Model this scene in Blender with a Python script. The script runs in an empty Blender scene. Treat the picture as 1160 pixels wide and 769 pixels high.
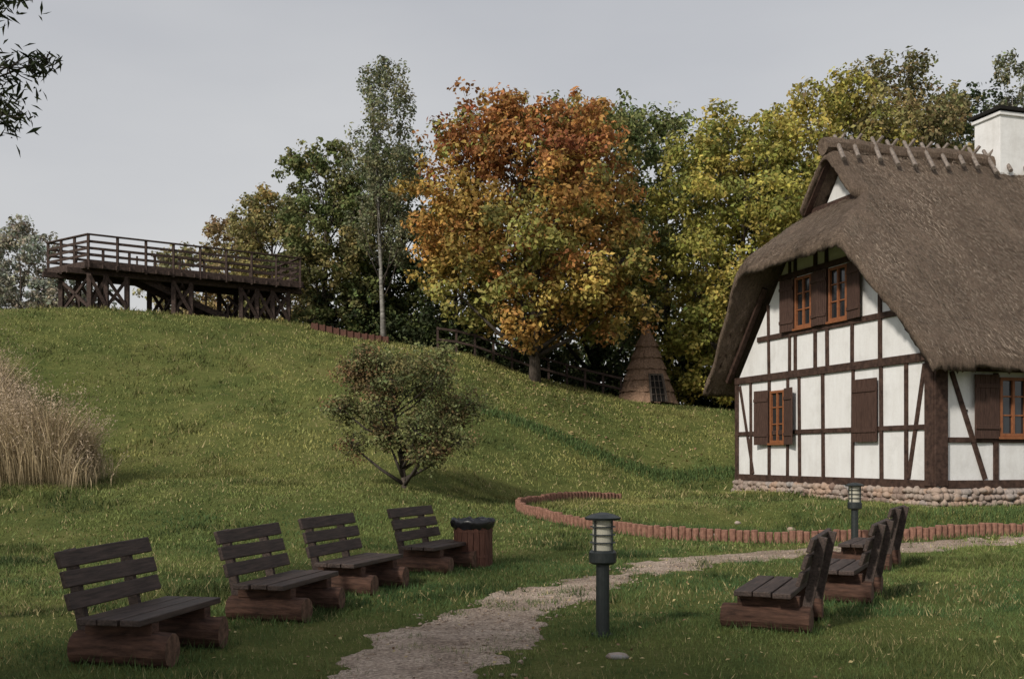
import bpy, bmesh, math, random
import numpy as np
from mathutils import Vector, Matrix
random.seed(7)
RNG = np.random.default_rng(11)
scene = bpy.context.scene
scene.view_settings.view_transform = 'Standard'
scene.view_settings.look = 'None'
scene.view_settings.exposure = 0

# ------------------------------------------------------------------ terrain
def sstep(t):
    t = np.clip(t, 0, 1); return t*t*(3-2*t)
def vnoise(x, y, cell, seed):
    g = np.random.default_rng(seed).random((256, 256)); u = x/cell+100.3; v = y/cell+57.7
    i = np.floor(u).astype(int); j = np.floor(v).astype(int); fu = sstep(u-i); fv = sstep(v-j); i &= 255; j &= 255; i2 = (i+1) & 255; j2 = (j+1) & 255
    return (g[i, j]*(1-fu)+g[i2, j]*fu)*(1-fv)+(g[i, j2]*(1-fu)+g[i2, j2]*fu)*fv
CX = [-60, -22, -16, -9.4, -7.0, -4.5, -1.9, 0.8, 4.6, 9.8, 30]
CZ = [5.0, 7.0, 7.3, 7.35, 6.75, 6.35, 6.0, 5.05, 4.05, 3.5, 3.5]
def terrain(x, y):
    x = np.asarray(x, float); y = np.asarray(y, float)
    B = 1.0 - 0.55*sstep((x+3.8)/4.2)
    rl = 8.5+4*sstep((x+2.5)/3)*(1-sstep((x-5.5)/3))
    base = B*sstep((y-16.5)/rl)
    yf = 25 + 9*sstep((x+3)/9) + np.clip(x-8, 0, 30)*0.33
    yc = np.clip(41+(x+16.5)*0.7, 39.5, 46)
    yc = np.maximum(yc, yf+9)
    cz = np.interp(x, CX, CZ)
    t = np.clip((y-yf)/(yc-yf), 0, 1)
    S = 0.55*t + 0.45*sstep(t)
    z = base + (cz-B)*S
    z = z - np.clip(y-yc-3, 0, 60)*0.05
    a = sstep((y-22)/8)
    z = z + a*(0.09*np.sin(x*0.55+y*0.31)*np.cos(y*0.47-x*0.2)+0.04*np.sin(x*1.3+1.1)*np.sin(y*1.1+x*.4))*(1-sstep((y-40)/4)*0.7)
    z = z + 0.012*np.sin(x*2.3+y*.7)*np.sin(y*1.9-x*.5)
    bx = sstep((x+1)/2)*(1-sstep((x-10)/3))
    z = z + 0.12*bx*np.exp(-((y-36.2-0.1*np.sin(x))/0.7)**2)
    z = z - 0.42*np.exp(-(((x-4.9)/1.9)**2+((y-23.2)/1.7)**2)**1.5)
    z = z - 0.33*np.exp(-(((x-9.5)/4.5)**2+((y-21.3)/0.9)**2)**1.5)
    return z
def H(x, y): return float(terrain(x, y))

# ------------------------------------------------------------------ node helpers
def new_mat(name):
    m = bpy.data.materials.new(name); m.use_nodes = True
    nt = m.node_tree; b = nt.nodes['Principled BSDF']
    b.inputs['Specular IOR Level'].default_value = 0.25
    return m, nt, b
def N(nt, typ, **kw):
    n = nt.nodes.new(typ)
    for k, v in kw.items():
        if k in n.inputs: n.inputs[k].default_value = v
        else: setattr(n, k, v)
    return n
def L(nt, a, b): nt.links.new(a, b)
def coords(nt, scale=(1,1,1), kind='Object'):
    tc = N(nt, 'ShaderNodeTexCoord'); mp = N(nt, 'ShaderNodeMapping')
    mp.inputs['Scale'].default_value = scale
    L(nt, tc.outputs[kind], mp.inputs['Vector']); return mp.outputs['Vector']
def noise(nt, vec, scale, detail=5, rough=0.6):
    n = N(nt, 'ShaderNodeTexNoise'); n.inputs['Scale'].default_value = scale
    n.inputs['Detail'].default_value = detail; n.inputs['Roughness'].default_value = rough
    if vec is not None: L(nt, vec, n.inputs['Vector'])
    return n
def ramp(nt, fac, stops):
    r = N(nt, 'ShaderNodeValToRGB'); cr = r.color_ramp
    while len(cr.elements) < len(stops): cr.elements.new(0.5)
    for e, (p, c) in zip(cr.elements, stops):
        e.position = p; e.color = (c[0], c[1], c[2], 1)
    L(nt, fac, r.inputs['Fac']); return r.outputs['Color']
def mix(nt, fac, a, b, mode='MIX'):
    m = N(nt, 'ShaderNodeMix', data_type='RGBA', blend_type=mode)
    if isinstance(fac, (int, float)): m.inputs[0].default_value = fac
    else: L(nt, fac, m.inputs[0])
    for sock, v in ((m.inputs[6], a), (m.inputs[7], b)):
        if isinstance(v, tuple): sock.default_value = (v[0], v[1], v[2], 1)
        else: L(nt, v, sock)
    return m.outputs[2]
def bump(nt, b, h, strength=0.5, dist=0.02):
    bp = N(nt, 'ShaderNodeBump'); bp.inputs['Strength'].default_value = strength
    bp.inputs['Distance'].default_value = dist
    L(nt, h, bp.inputs['Height']); L(nt, bp.outputs['Normal'], b.inputs['Normal'])

def simple(name, c1, c2, scale=(4,4,4), nscale=3, rough=0.8, bs=0.4, bd=0.01, detail=6, spec=0.25):
    m, nt, b = new_mat(name)
    v = coords(nt, scale); n = noise(nt, v, nscale, detail)
    L(nt, ramp(nt, n.outputs['Fac'], [(0.3, c1), (0.7, c2)]), b.inputs['Base Color'])
    b.inputs['Roughness'].default_value = rough
    b.inputs['Specular IOR Level'].default_value = spec
    bump(nt, b, n.outputs['Fac'], bs, bd)
    return m

def attr_mat(name, translucent=0.25, rough=0.7, spec=0.15):
    m = bpy.data.materials.new(name); m.use_nodes = True; nt = m.node_tree
    b = nt.nodes['Principled BSDF']; out = nt.nodes['Material Output']
    a = N(nt, 'ShaderNodeAttribute'); a.attribute_name = 'tint'
    L(nt, a.outputs['Color'], b.inputs['Base Color'])
    b.inputs['Roughness'].default_value = rough
    b.inputs['Specular IOR Level'].default_value = spec
    if translucent > 0:
        t = N(nt, 'ShaderNodeBsdfTranslucent'); L(nt, a.outputs['Color'], t.inputs['Color'])
        ms = N(nt, 'ShaderNodeMixShader'); ms.inputs[0].default_value = translucent
        L(nt, b.outputs[0], ms.inputs[1]); L(nt, t.outputs[0], ms.inputs[2])
        L(nt, ms.outputs[0], out.inputs['Surface'])
    return m

def m_ground():
    m, nt, b = new_mat('grass_ground')
    v = coords(nt)
    n1 = noise(nt, v, 0.22, 4, 0.6); n2 = noise(nt, v, 1.0, 8, 0.72); n3 = noise(nt, v, 22, 8, 0.8)
    c1 = ramp(nt, n1.outputs['Fac'], [(0.35, (0.070, 0.100, 0.032)), (0.52, (0.120, 0.145, 0.045)), (0.68, (0.21, 0.20, 0.075))])
    c2 = ramp(nt, n2.outputs['Fac'], [(0.3, (0.050, 0.080, 0.024)), (0.55, (0.14, 0.155, 0.050)), (0.78, (0.27, 0.235, 0.11))])
    c = mix(nt, 0.65, c1, c2)
    d = ramp(nt, n3.outputs['Fac'], [(0.3, (0.5, 0.5, 0.47)), (0.7, (1.35, 1.3, 1.2))])
    c = mix(nt, 0.8, c, d, 'MULTIPLY')
    L(nt, c, b.inputs['Base Color']); b.inputs['Roughness'].default_value = 0.95
    b.inputs['Specular IOR Level'].default_value = 0.05
    bump(nt, b, n3.outputs['Fac'], 0.8, 0.06)
    return m
def m_path():
    m, nt, b = new_mat('gravel')
    v = coords(nt)
    n1 = noise(nt, v, 1.3, 6, 0.7); n2 = noise(nt, v, 34, 6, 0.8)
    vo = N(nt, 'ShaderNodeTexVoronoi'); vo.inputs['Scale'].default_value = 42; L(nt, v, vo.inputs['Vector'])
    c = ramp(nt, n1.outputs['Fac'], [(0.3, (0.25, 0.19, 0.145)), (0.5, (0.44, 0.355, 0.285)), (0.7, (0.56, 0.465, 0.385))])
    c = mix(nt, 0.7, c, ramp(nt, vo.outputs['Color'], [(0.1, (0.45, 0.42, 0.4)), (0.9, (1.45, 1.4, 1.35))]), 'MULTIPLY')
    c = mix(nt, 0.75, c, ramp(nt, n2.outputs['Fac'], [(0.3, (0.4, 0.37, 0.35)), (0.65, (1.25, 1.25, 1.25))]), 'MULTIPLY')
    L(nt, c, b.inputs['Base Color']); b.inputs['Roughness'].default_value = 0.95
    bump(nt, b, vo.outputs['Distance'], 0.9, 0.03)
    return m
def m_thatch():
    m, nt, b = new_mat('thatch')
    v = coords(nt, (26, 2.2, 2.2)); n = noise(nt, v, 2.2, 8, 0.75)
    v2 = coords(nt); n2 = noise(nt, v2, 0.7, 7, 0.7)
    n3 = noise(nt, v2, 15, 7, 0.85)
    c = ramp(nt, n.outputs['Fac'], [(0.28, (0.105, 0.080, 0.062)), (0.5, (0.24, 0.185, 0.145)), (0.75, (0.38, 0.305, 0.24))])
    c = mix(nt, 0.8, c, ramp(nt, n2.outputs['Fac'], [(0.3, (0.6, 0.56, 0.53)), (0.7, (1.3, 1.27, 1.24))]), 'MULTIPLY')
    c = mix(nt, 0.75, c, ramp(nt, n3.outputs['Fac'], [(0.32, (0.4, 0.38, 0.36)), (0.68, (1.5, 1.45, 1.4))]), 'MULTIPLY')
    L(nt, c, b.inputs['Base Color']); b.inputs['Roughness'].default_value = 0.95
    ad = N(nt, 'ShaderNodeMath', operation='ADD'); L(nt, n.outputs['Fac'], ad.inputs[0]); L(nt, n3.outputs['Fac'], ad.inputs[1])
    bump(nt, b, ad.outputs[0], 1.0, 0.12)
    return m
def m_plaster():
    m, nt, b = new_mat('white_plaster')
    v = coords(nt); n = noise(nt, v, 1.2, 7, 0.7); n2 = noise(nt, v, 14, 5)
    n3 = noise(nt, coords(nt, (3, 3, .5)), 1.5, 6, .7)
    c = ramp(nt, n.outputs['Fac'], [(0.3, (0.66, 0.65, 0.64)), (0.5, (0.77, 0.765, 0.76)), (0.8, (0.81, 0.81, 0.81))])
    c = mix(nt, .45, c, ramp(nt, n3.outputs['Fac'], [(.3, (.80, .78, .75)), (.6, (1, 1, 1))]), 'MULTIPLY')
    L(nt, c, b.inputs['Base Color']); b.inputs['Roughness'].default_value = 0.9
    bump(nt, b, n2.outputs['Fac'], 0.35, 0.02)
    return m
def m_stone():
    m, nt, b = new_mat('fieldstone')
    v = coords(nt); vo = N(nt, 'ShaderNodeTexVoronoi'); vo.inputs['Scale'].default_value = 3.4; L(nt, v, vo.inputs['Vector'])
    n = noise(nt, v, 9, 6, 0.7)
    c = ramp(nt, vo.outputs['Color'], [(0.1, (0.22, 0.15, 0.12)), (0.4, (0.36, 0.30, 0.26)), (0.65, (0.40, 0.28, 0.21)), (0.9, (0.30, 0.28, 0.27))])
    c = mix(nt, 0.7, c, ramp(nt, n.outputs['Fac'], [(0.3, (0.55, 0.55, 0.55)), (0.7, (1.3, 1.3, 1.3))]), 'MULTIPLY')
    L(nt, c, b.inputs['Base Color']); b.inputs['Roughness'].default_value = 0.9
    bump(nt, b, n.outputs['Fac'], 0.5, 0.02)
    return m
M_GROUND = m_ground(); M_PATH = m_path(); M_THATCH = m_thatch(); M_PLASTER = m_plaster(); M_STONE = m_stone()
M_TIMBER = simple('dark_timber', (0.024, 0.013, 0.010), (0.090, 0.053, 0.040), (1.5, 1.5, 1.5), 6)
M_SHUTTER = simple('shutter_wood', (0.040, 0.022, 0.017), (0.095, 0.054, 0.041), (8, 8, 1), 5)
M_FRAME = simple('orange_wood', (0.18, 0.065, 0.030), (0.30, 0.12, 0.052), (3, 3, 3), 4, 0.5)
M_PLANK = simple('bench_plank', (0.018, 0.012, 0.010), (0.085, 0.057, 0.047), (14, 1.2, 14), 3.5, 0.62, 0.5, 0.006, 8, 0.35)
M_LOG = simple('log_wood', (0.026, 0.014, 0.010), (0.110, 0.057, 0.039), (2, 9, 9), 3, 0.85, 0.9, 0.015, 8)
M_LOGEND = simple('log_end', (0.05, 0.029, 0.020), (0.17, 0.098, 0.066), (1, 10, 10), 2, 0.9)
M_PLAT = simple('weathered_dark_wood', (0.022, 0.015, 0.013), (0.085, 0.057, 0.047), (3, 3, 3), 4, 0.85)
M_METAL = simple('dark_green_metal', (0.012, 0.016, 0.016), (0.026, 0.032, 0.031), (5, 5, 5), 5, 0.42, 0.15, 0.003, 5, 0.5)
M_BIN = simple('bin_wood', (0.060, 0.026, 0.018), (0.135, 0.060, 0.042), (9, 9, 1.5), 4, 0.75)
M_BRICK = simple('terracotta_palisade', (0.15, 0.074, 0.053), (0.32, 0.17, 0.122), (3, 3, 3), 5, 0.85, 0.5, 0.01)
M_BARK = simple('bark', (0.045, 0.036, 0.029), (0.15, 0.12, 0.10), (5, 5, 1.2), 4, 0.95, 0.9, 0.04)
M_TWIG = simple('twig_bark', (0.035, 0.029, 0.025), (0.09, 0.075, 0.063), (5, 5, 1.2), 4, 0.95, 0.5, 0.02)
M_BIRCH = simple('birch_bark', (0.07, 0.066, 0.06), (0.36, 0.34, 0.31), (2, 2, 6), 2.2, 0.8, 0.3, 0.01)
M_REED = simple('straw_reed', (0.13, 0.080, 0.055), (0.42, 0.27, 0.18), (9, 9, 3), 4, 0.95, 1.0, 0.05)
M_POLE = simple('grey_pole', (0.12, 0.095, 0.08), (0.30, 0.255, 0.22), (3, 3, 3), 4, 0.85)
M_DARK = simple('dark_interior', (0.008, 0.007, 0.006), (0.016, 0.014, 0.012), (2, 2, 2), 2, 0.9)
M_LEAF = attr_mat('leaves', 0.28); M_GRASS = attr_mat('grass_blades', 0.0, 0.65, 0.12)
M_DRY = attr_mat('dry_leaves', 0.0)
def m_glass(name, col, rough, spec):
    m, nt, b = new_mat(name); b.inputs['Base Color'].default_value = (*col, 1)
    b.inputs['Roughness'].default_value = rough; b.inputs['Specular IOR Level'].default_value = spec
    n = noise(nt, coords(nt), 2.0, 2); bump(nt, b, n.outputs['Fac'], 0.08, 0.02)
    return m
M_GLASS = m_glass('window_glass', (0.02, 0.024, 0.028), 0.06, 0.6)
M_LAMPGLASS = m_glass('lamp_diffuser', (0.45, 0.43, 0.35), 0.25, 0.5)
M_BAG = m_glass('black_plastic', (0.012, 0.012, 0.014), 0.28, 0.6)

# ------------------------------------------------------------------ mesh helpers
def link(o, parent=None):
    scene.collection.objects.link(o)
    if parent: o.parent = parent
    return o
def empty(name, loc=(0,0,0), rz=0):
    o = bpy.data.objects.new(name, None); o.location = loc; o.rotation_euler = (0, 0, rz)
    o.empty_display_size = 0.3
    return link(o)
def np_mesh(name, V, F, mats, cols=None, parent=None, smooth=False, matidx=None):
    me = bpy.data.meshes.new(name); V = np.asarray(V, np.float32); F = np.asarray(F, np.int32)
    k = F.shape[1]
    me.vertices.add(len(V)); me.vertices.foreach_set('co', V.ravel())
    me.loops.add(F.size); me.loops.foreach_set('vertex_index', F.ravel())
    me.polygons.add(len(F)); me.polygons.foreach_set('loop_start', np.arange(0, F.size, k, dtype=np.int32))
    try: me.polygons.foreach_set('loop_total', np.full(len(F), k, np.int32))
    except Exception: pass
    if matidx is not None: me.polygons.foreach_set('material_index', np.asarray(matidx, np.int32))
    if smooth: me.polygons.foreach_set('use_smooth', np.ones(len(F), bool))
    if cols is not None:
        a = me.color_attributes.new('tint', 'FLOAT_COLOR', 'POINT')
        c = np.ones((len(V), 4), np.float32); c[:, :3] = cols
        a.data.foreach_set('color', c.ravel())
    me.update(calc_edges=True); me.validate()
    for m in mats: me.materials.append(m)
    o = bpy.data.objects.new(name, me); return link(o, parent)

class MB:
    def __init__(s): s.v = []; s.f = []; s.m = []
    def add(s, vs, fs, mi=0):
        o = len(s.v); s.v += [tuple(p) for p in vs]
        for f in fs: s.f.append([i+o for i in f]); s.m.append(mi)
    def box(s, c, size, R=None, mi=0, taper=0):
        hx, hy, hz = size[0]/2, size[1]/2, size[2]/2
        vs = [Vector((x*hx*(1-taper if z > 0 else 1), y*hy*(1-taper if z > 0 else 1), z*hz)) for z in (-1,1) for y in (-1,1) for x in (-1,1)]
        if R is not None: vs = [R @ v for v in vs]
        c = Vector(c); vs = [v+c for v in vs]
        s.add(vs, [(0,2,3,1),(4,5,7,6),(0,1,5,4),(2,6,7,3),(0,4,6,2),(1,3,7,5)], mi)
    def beam(s, p0, p1, w, h, mi=0, up=(0,0,1)):
        p0 = Vector(p0); p1 = Vector(p1); d = (p1-p0); l = d.length; d.normalize()
        up = Vector(up)
        if abs(d.dot(up)) > 0.98: up = Vector((1,0,0))
        y = up.cross(d).normalized(); z = d.cross(y)
        R = Matrix((d, y, z)).transposed()
        s.box((p0+p1)/2, (l, w, h), R, mi)
    def tube(s, pts, rs, seg=8, mi=0, cap=True, capmi=None, jit=0):
        pts = [Vector(p) for p in pts]; o = len(s.v); n = len(pts)
        ref = Vector((0.31, 0.2, 0.93)).normalized()
        for i, p in enumerate(pts):
            d = (pts[min(i+1, n-1)]-pts[max(i-1, 0)]).normalized()
            r0 = ref if abs(d.dot(ref)) < 0.9 else Vector((1, 0.1, 0)).normalized()
            a = d.cross(r0).normalized(); b = d.cross(a)
            for k in range(seg):
                t = 2*math.pi*k/seg; r = rs[i]*(1+jit*random.uniform(-1, 1))
                s.v.append(tuple(p+a*math.cos(t)*r+b*math.sin(t)*r))
        for i in range(n-1):
            for k in range(seg):
                k2 = (k+1) % seg
                s.f.append([o+i*seg+k, o+i*seg+k2, o+(i+1)*seg+k2, o+(i+1)*seg+k]); s.m.append(mi)
        if cap:
            cm = mi if capmi is None else capmi
            s.f.append([o+k for k in range(seg)][::-1]); s.m.append(cm)
            s.f.append([o+(n-1)*seg+k for k in range(seg)]); s.m.append(cm)
    def stone(s, c, r, mi=0, flat=0.7):
        bm = bmesh.new(); bmesh.ops.create_icosphere(bm, subdivisions=2, radius=1)
        ph = [random.uniform(0, 6) for _ in range(3)]
        sc = (r*random.uniform(.8, 1.25), r*random.uniform(.8, 1.25), r*flat*random.uniform(.85, 1.15))
        for v in bm.verts:
            k = 1+0.13*math.sin(v.co.x*3+ph[0])+0.1*math.sin(v.co.y*4+ph[1])+0.08*math.sin(v.co.z*5+ph[2])
            v.co = Vector((v.co.x*sc[0]*k, v.co.y*sc[1]*k, v.co.z*sc[2]*k))
        bm.verts.index_update()
        s.add([v.co+Vector(c) for v in bm.verts], [[v.index for v in f.verts] for f in bm.faces], mi); bm.free()
    def obj(s, name, mats, parent=None, bevel=0, smooth=False):
        me = bpy.data.meshes.new(name); me.from_pydata(s.v, [], s.f)
        me.polygons.foreach_set('material_index', s.m)
        if smooth: me.polygons.foreach_set('use_smooth', [True]*len(s.f))
        for m in mats: me.materials.append(m)
        me.update(); o = bpy.data.objects.new(name, me); link(o, parent)
        bm = bmesh.new(); bm.from_mesh(me); bmesh.ops.recalc_face_normals(bm, faces=bm.faces); bm.to_mesh(me); bm.free()
        if bevel:
            b = o.modifiers.new('bevel', 'BEVEL'); b.width = bevel; b.segments = 2; b.limit_method = 'ANGLE'; b.angle_limit = math.radians(40)
        return o

# ------------------------------------------------------------------ ground sheet
def axis(lo, hi, flo, fhi, fine):
    a = list(np.arange(flo, fhi+1e-6, fine)); st = fine; p = fhi
    while p < hi: st *= 1.35; p += st; a.append(min(p, hi))
    st = fine; p = flo; pre = []
    while p > lo: st *= 1.35; p -= st; pre.append(max(p, lo))
    return np.array(pre[::-1]+a)
xs = axis(-700, 700, -24, 24, 0.25); ys = axis(-60, 1200, 2, 50, 0.25)
GX, GY = np.meshgrid(xs, ys); GZ = terrain(GX, GY)
V = np.stack([GX.ravel(), GY.ravel(), GZ.ravel()], 1)
nx = len(xs); ny = len(ys)
I = (np.arange(ny-1)[:, None]*nx+np.arange(nx-1)[None, :]).ravel()
np_mesh('ground', V, np.stack([I, I+1, I+1+nx, I+nx], 1), [M_GROUND], smooth=True)

# ------------------------------------------------------------------ path
PC = [(-1.5,-12),(-1.15,-2),(-0.92,3),(-0.72,6),(-0.64,7.6),(-0.42,9.4),(-0.16,10.4),(0.30,11.6),(1.02,13.2),(1.98,14.8),(3.3,16.3),(5.0,17.5),(7.5,18.4),(10,19.1),(14,19.9),(22,21.5),(34,25)]
PW = [0.70,0.70,0.68,0.64,0.58,0.54,0.50,0.48,0.42,0.35,0.31,0.30,0.30,0.32,0.32,0.32,0.32]
def catmull(P, n=12):
    P = np.array(P, float); out = []
    for i in range(len(P)-1):
        p0 = P[max(i-1, 0)]; p1 = P[i]; p2 = P[i+1]; p3 = P[min(i+2, len(P)-1)]
        for t in np.linspace(0, 1, n, endpoint=False):
            out.append(0.5*((2*p1)+(-p0+p2)*t+(2*p0-5*p1+4*p2-p3)*t*t+(-p0+3*p1-3*p2+p3)*t**3))
    out.append(P[-1]); return np.array(out)
PL = catmull([(a[0], a[1], w) for a, w in zip(PC, PW)])
def path_dist(x, y):
    best = np.full(x.shape, 1e9)
    for i in range(0, len(PL)-1):
        ax, ay, aw = PL[i]; bx, by, bw = PL[i+1]
        dx, dy = bx-ax, by-ay; l2 = dx*dx+dy*dy
        t = np.clip(((x-ax)*dx+(y-ay)*dy)/l2, 0, 1)
        d = np.hypot(x-ax-t*dx, y-ay-t*dy)-(aw+(bw-aw)*t)
        best = np.minimum(best, d)
    return best
def wob(x, y): return (vnoise(x, y, .9, 71)-.5)*.55+(vnoise(x, y, .3, 72)-.5)*.36+(vnoise(x, y, .11, 73)-.5)*.2
# ribbon subdivided finely; only its ragged core is kept
s_al = np.r_[0, np.cumsum(np.linalg.norm(np.diff(PL[:, :2], axis=0), axis=1))]
sd = np.arange(0, s_al[-1], .09); cx = np.interp(sd, s_al, PL[:, 0]); cy = np.interp(sd, s_al, PL[:, 1]); cw = np.interp(sd, s_al, PL[:, 2])
tx_ = np.gradient(cx); ty_ = np.gradient(cy); l_ = np.hypot(tx_, ty_); tx_ /= l_; ty_ /= l_
K = 41; S_ = np.linspace(-1, 1, K)[None, :]*(cw[:, None]+.5)
PX = cx[:, None]-ty_[:, None]*S_; PY = cy[:, None]+tx_[:, None]*S_
DD = np.abs(S_)-cw[:, None]+wob(PX, PY)
PZ = terrain(PX, PY)+.012-.10*sstep((DD-.04)/.22)
V = np.stack([PX.ravel(), PY.ravel(), PZ.ravel()], 1); n_ = len(sd)
I = (np.arange(n_-1)[:, None]*K+np.arange(K-1)[None, :]).ravel()
np_mesh('gravel_path', V, np.stack([I, I+1, I+1+K, I+K], 1), [M_PATH], smooth=True)
tan = np.gradient(PL[:, :2], axis=0); tan /= np.linalg.norm(tan, axis=1)[:, None]
mb = MB()
for _ in range(1100):
    i = random.randrange(30, len(PL)-40); x, y, w = PL[i]; s = random.uniform(-1.2, 1.2)
    px = x-tan[i, 1]*s*w; py = y+tan[i, 0]*s*w
    r = random.choice([.006, .008, .01, .013, .02]); mb.stone((px, py, H(px, py)+0.012+r*.2), r)
mb.obj('path_pebbles', [M_PATH], smooth=True)

# ------------------------------------------------------------------ house
HO = Vector((9.6, 24, 0)); HA = math.atan2(0.3, 0.956)
house = empty('half_timbered_house', HO, HA)
SL = 1.17
def zmain(u): return 9.93-SL*np.abs(u-4.5)
def wall_top(u): return np.minimum(3.75+SL*np.minimum(u, 9-u), 7.55)
pr = [(0,.85),(9,.85),(9,3.75),(5.75,7.55),(3.25,7.55),(0,3.75)]
mb = MB(); LEN = 15
vs = [(0, u, z) for u, z in pr]+[(LEN, u, z) for u, z in pr]; n = len(pr)
mb.add(vs, [list(range(n)), list(range(n, 2*n))[::-1]]+[[i, (i+1) % n, (i+1) % n+n, i+n] for i in range(n)])
mb.obj('walls', [M_PLASTER], house)
mb = MB()
def gb(u0, z0, u1, z1, w=0.13, proud=0.045):
    if abs(z1-z0) > .5 and w < .15: u0 += random.uniform(-.02, .02); u1 += random.uniform(-.03, .03); w *= random.uniform(.85, 1.15)
    mb.beam((-proud/2+.005, u0, z0), (-proud/2+.005, u1, z1), proud+.01, w, up=(0,0,1)) if abs(z1-z0) < abs(u1-u0)*.01 else mb.beam((-proud/2+.005, u0, z0), (-proud/2+.005, u1, z1), w, proud+.01, up=(1,0,0))
gb(-.02, .94, 9.02, .94, .18, .060); gb(0, 3.86, 9, 3.86, .2, .070)
gb(.15, 2.25, 9, 2.25, .12, .055); gb(1.3, 5.0, 7.7, 5.0, .15, .057); gb(2.5, 6.62, 6.5, 6.62, .15, .059)
for u in (8.1, 7.05, 6.1, 5.5, 4.37, 3.08, 1.92, 1.0): gb(u, 1.0, u, 3.8, .11, .047)
for u in (7.1, 6.0, 5.72, 4.72, 4.2, 3.1, 1.95): gb(u, 3.93, u, float(wall_top(u))-.02, .11, .047)
gb(8.93, 1.0, 8.93, 3.8, .18, .05); gb(0.13, .9, 0.13, 3.95, .30, .09)
gb(8.75, 3.7, 7.95, 1.05, .10, .040); gb(.35, 3.7, .93, 1.05, .12, .040); gb(.2, 4.0, 1.0, 4.6, .1, .038)
gb(4.7, 6.7, 4.7, 7.5, .11, .045)
def fb(t0, z0, t1, z1, w=.13, proud=.045):
    mb.beam((t0, -proud/2+.005, z0), (t1, -proud/2+.005, z1), w, proud+.01, up=(0, 1, 0))
fb(.2, .94, LEN, .94, .18, .06)
fb(.1, .9, .1, 3.75, .34, .088); fb(.3, 3.62, LEN, 3.62, .2, .07)
fb(.42, 3.5, 1.35, 1.05, .12, .04)
for t in (1.65, 2.55, 3.4, 4.6, 5.8, 7, 8.2, 9.4, 10.6, 11.8, 13, 14.2): fb(t, 1.0, t, 3.5, .13, .047)
fb(.3, 1.95, LEN, 1.95, .12, .053)
mb.obj('timber_frame', [M_TIMBER], house, bevel=.008)
mb = MB(); mb.box((LEN/2, 4.5, .55), (LEN+.08, 9.08, .62), mi=0)
for row in range(4):
    z = .36+row*.135
    u = -.05
    while u < 9.1:
        r = random.uniform(.07, .13); mb.stone((-.035-.012*(3-row)+random.uniform(-.01, .01), u, z+random.uniform(-.03, .03)), r, 0, .8); u += r*1.5
    t = 0
    while t < LEN:
        r = random.uniform(.07, .13); mb.stone((t, -.035-.012*(3-row)+random.uniform(-.01, .01), z+random.uniform(-.03, .03)), r, 0, .8); t += r*1.5
mb.obj('stone_plinth', [M_STONE], house, smooth=True)
wf = MB(); wg = MB(); sh = MB()
def window(side, a0, a1, z0, z1):
    def P(a, d, z): return (-d, a, z) if side == 'g' else (a, -d, z)
    def bx(mbx, a0, a1, z0, z1, d0, d1):
        c = P((a0+a1)/2, (d0+d1)/2, (z0+z1)/2); s = (d1-d0, a1-a0, z1-z0) if side == 'g' else (a1-a0, d1-d0, z1-z0)
        mbx.box(c, s)
    bx(wg, a0+.05, a1-.05, z0+.05, z1-.05, .002, .02)
    w = .075
    bx(wf, a0, a0+w, z0, z1, .001, .085); bx(wf, a1-w, a1, z0, z1, .001, .085)
    bx(wf, a0+w, a1-w, z0, z0+w, .001, .083); bx(wf, a0+w, a1-w, z1-w, z1, .001, .083)
    m = (a0+a1)/2; bx(wf, m-.035, m+.035, z0+w, z1-w, .001, .075)
    h = z1-z0
    for f in (.36, .68):
        bx(wf, a0+w, m-.035, z0+h*f-.018, z0+h*f+.018, .001, .055); bx(wf, m+.035, a1-w, z0+h*f-.018, z0+h*f+.018, .001, .055)
    bx(wf, a0-.06, a1+.06, z0-.06, z0-.003, .001, .13)
def shutter(side, hinge, width, z0, z1, ang):
    s = 1 if width > 0 else -1; w = abs(width); k = 5
    ca, sa = math.cos(ang), math.sin(ang)
    R = Matrix.Rotation(-s*ang*(1 if side == 'f' else -1), 3, 'Z')
    for i in range(k):
        a = (i+.5)*w/k; d = .095+a*sa; aa = hinge+s*a*ca
        c = (-d, aa, (z0+z1)/2) if side == 'g' else (aa, -d, (z0+z1)/2)
        sz = (.035, w/k-.008, z1-z0) if side == 'g' else (w/k-.008, .035, z1-z0)
        sh.box(c, sz, R)
    for f in (.18, .82):
        a = w/2; d = .095+a*sa+.03; aa = hinge+s*a*ca
        z = z0+(z1-z0)*f
        c = (-d, aa, z) if side == 'g' else (aa, -d, z)
        sz = (.03, w*.96, .09) if side == 'g' else (w*.96, .03, .09)
        sh.box(c, sz, R)
window('g', 4.85, 5.65, 5.1, 6.5); window('g', 3.25, 4.05, 5.1, 6.5)
shutter('g', 5.68, .6, 5.05, 6.5, .12); shutter('g', 4.80, -.4, 5.05, 6.5, .2)
shutter('g', 4.1, .34, 5.05, 6.5, .25); shutter('g', 3.2, -.62, 5.05, 6.5, .12)
window('g', 6.2, 6.95, 1.95, 3.45); shutter('g', 7.0, .66, 1.9, 3.48, .12); shutter('g', 6.15, -.6, 1.9, 3.48, .2)
shutter('g', 2.98, -.98, 1.93, 3.5, .0)
window('f', 1.72, 2.5, 2.03, 3.4); shutter('f', 1.68, -.72, 1.98, 3.45, .06); shutter('f', 2.54, .72, 1.98, 3.45, .06)
window('f', 5.2, 6.0, 2.03, 3.4); shutter('f', 5.15, -.72, 1.98, 3.45, .06); shutter('f', 6.05, .72, 1.98, 3.45, .06)
wf.obj('window_frames', [M_FRAME], house, bevel=.006); wg.obj('window_panes', [M_GLASS], house); sh.obj('shutters', [M_SHUTTER], house, bevel=.005)
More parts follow.
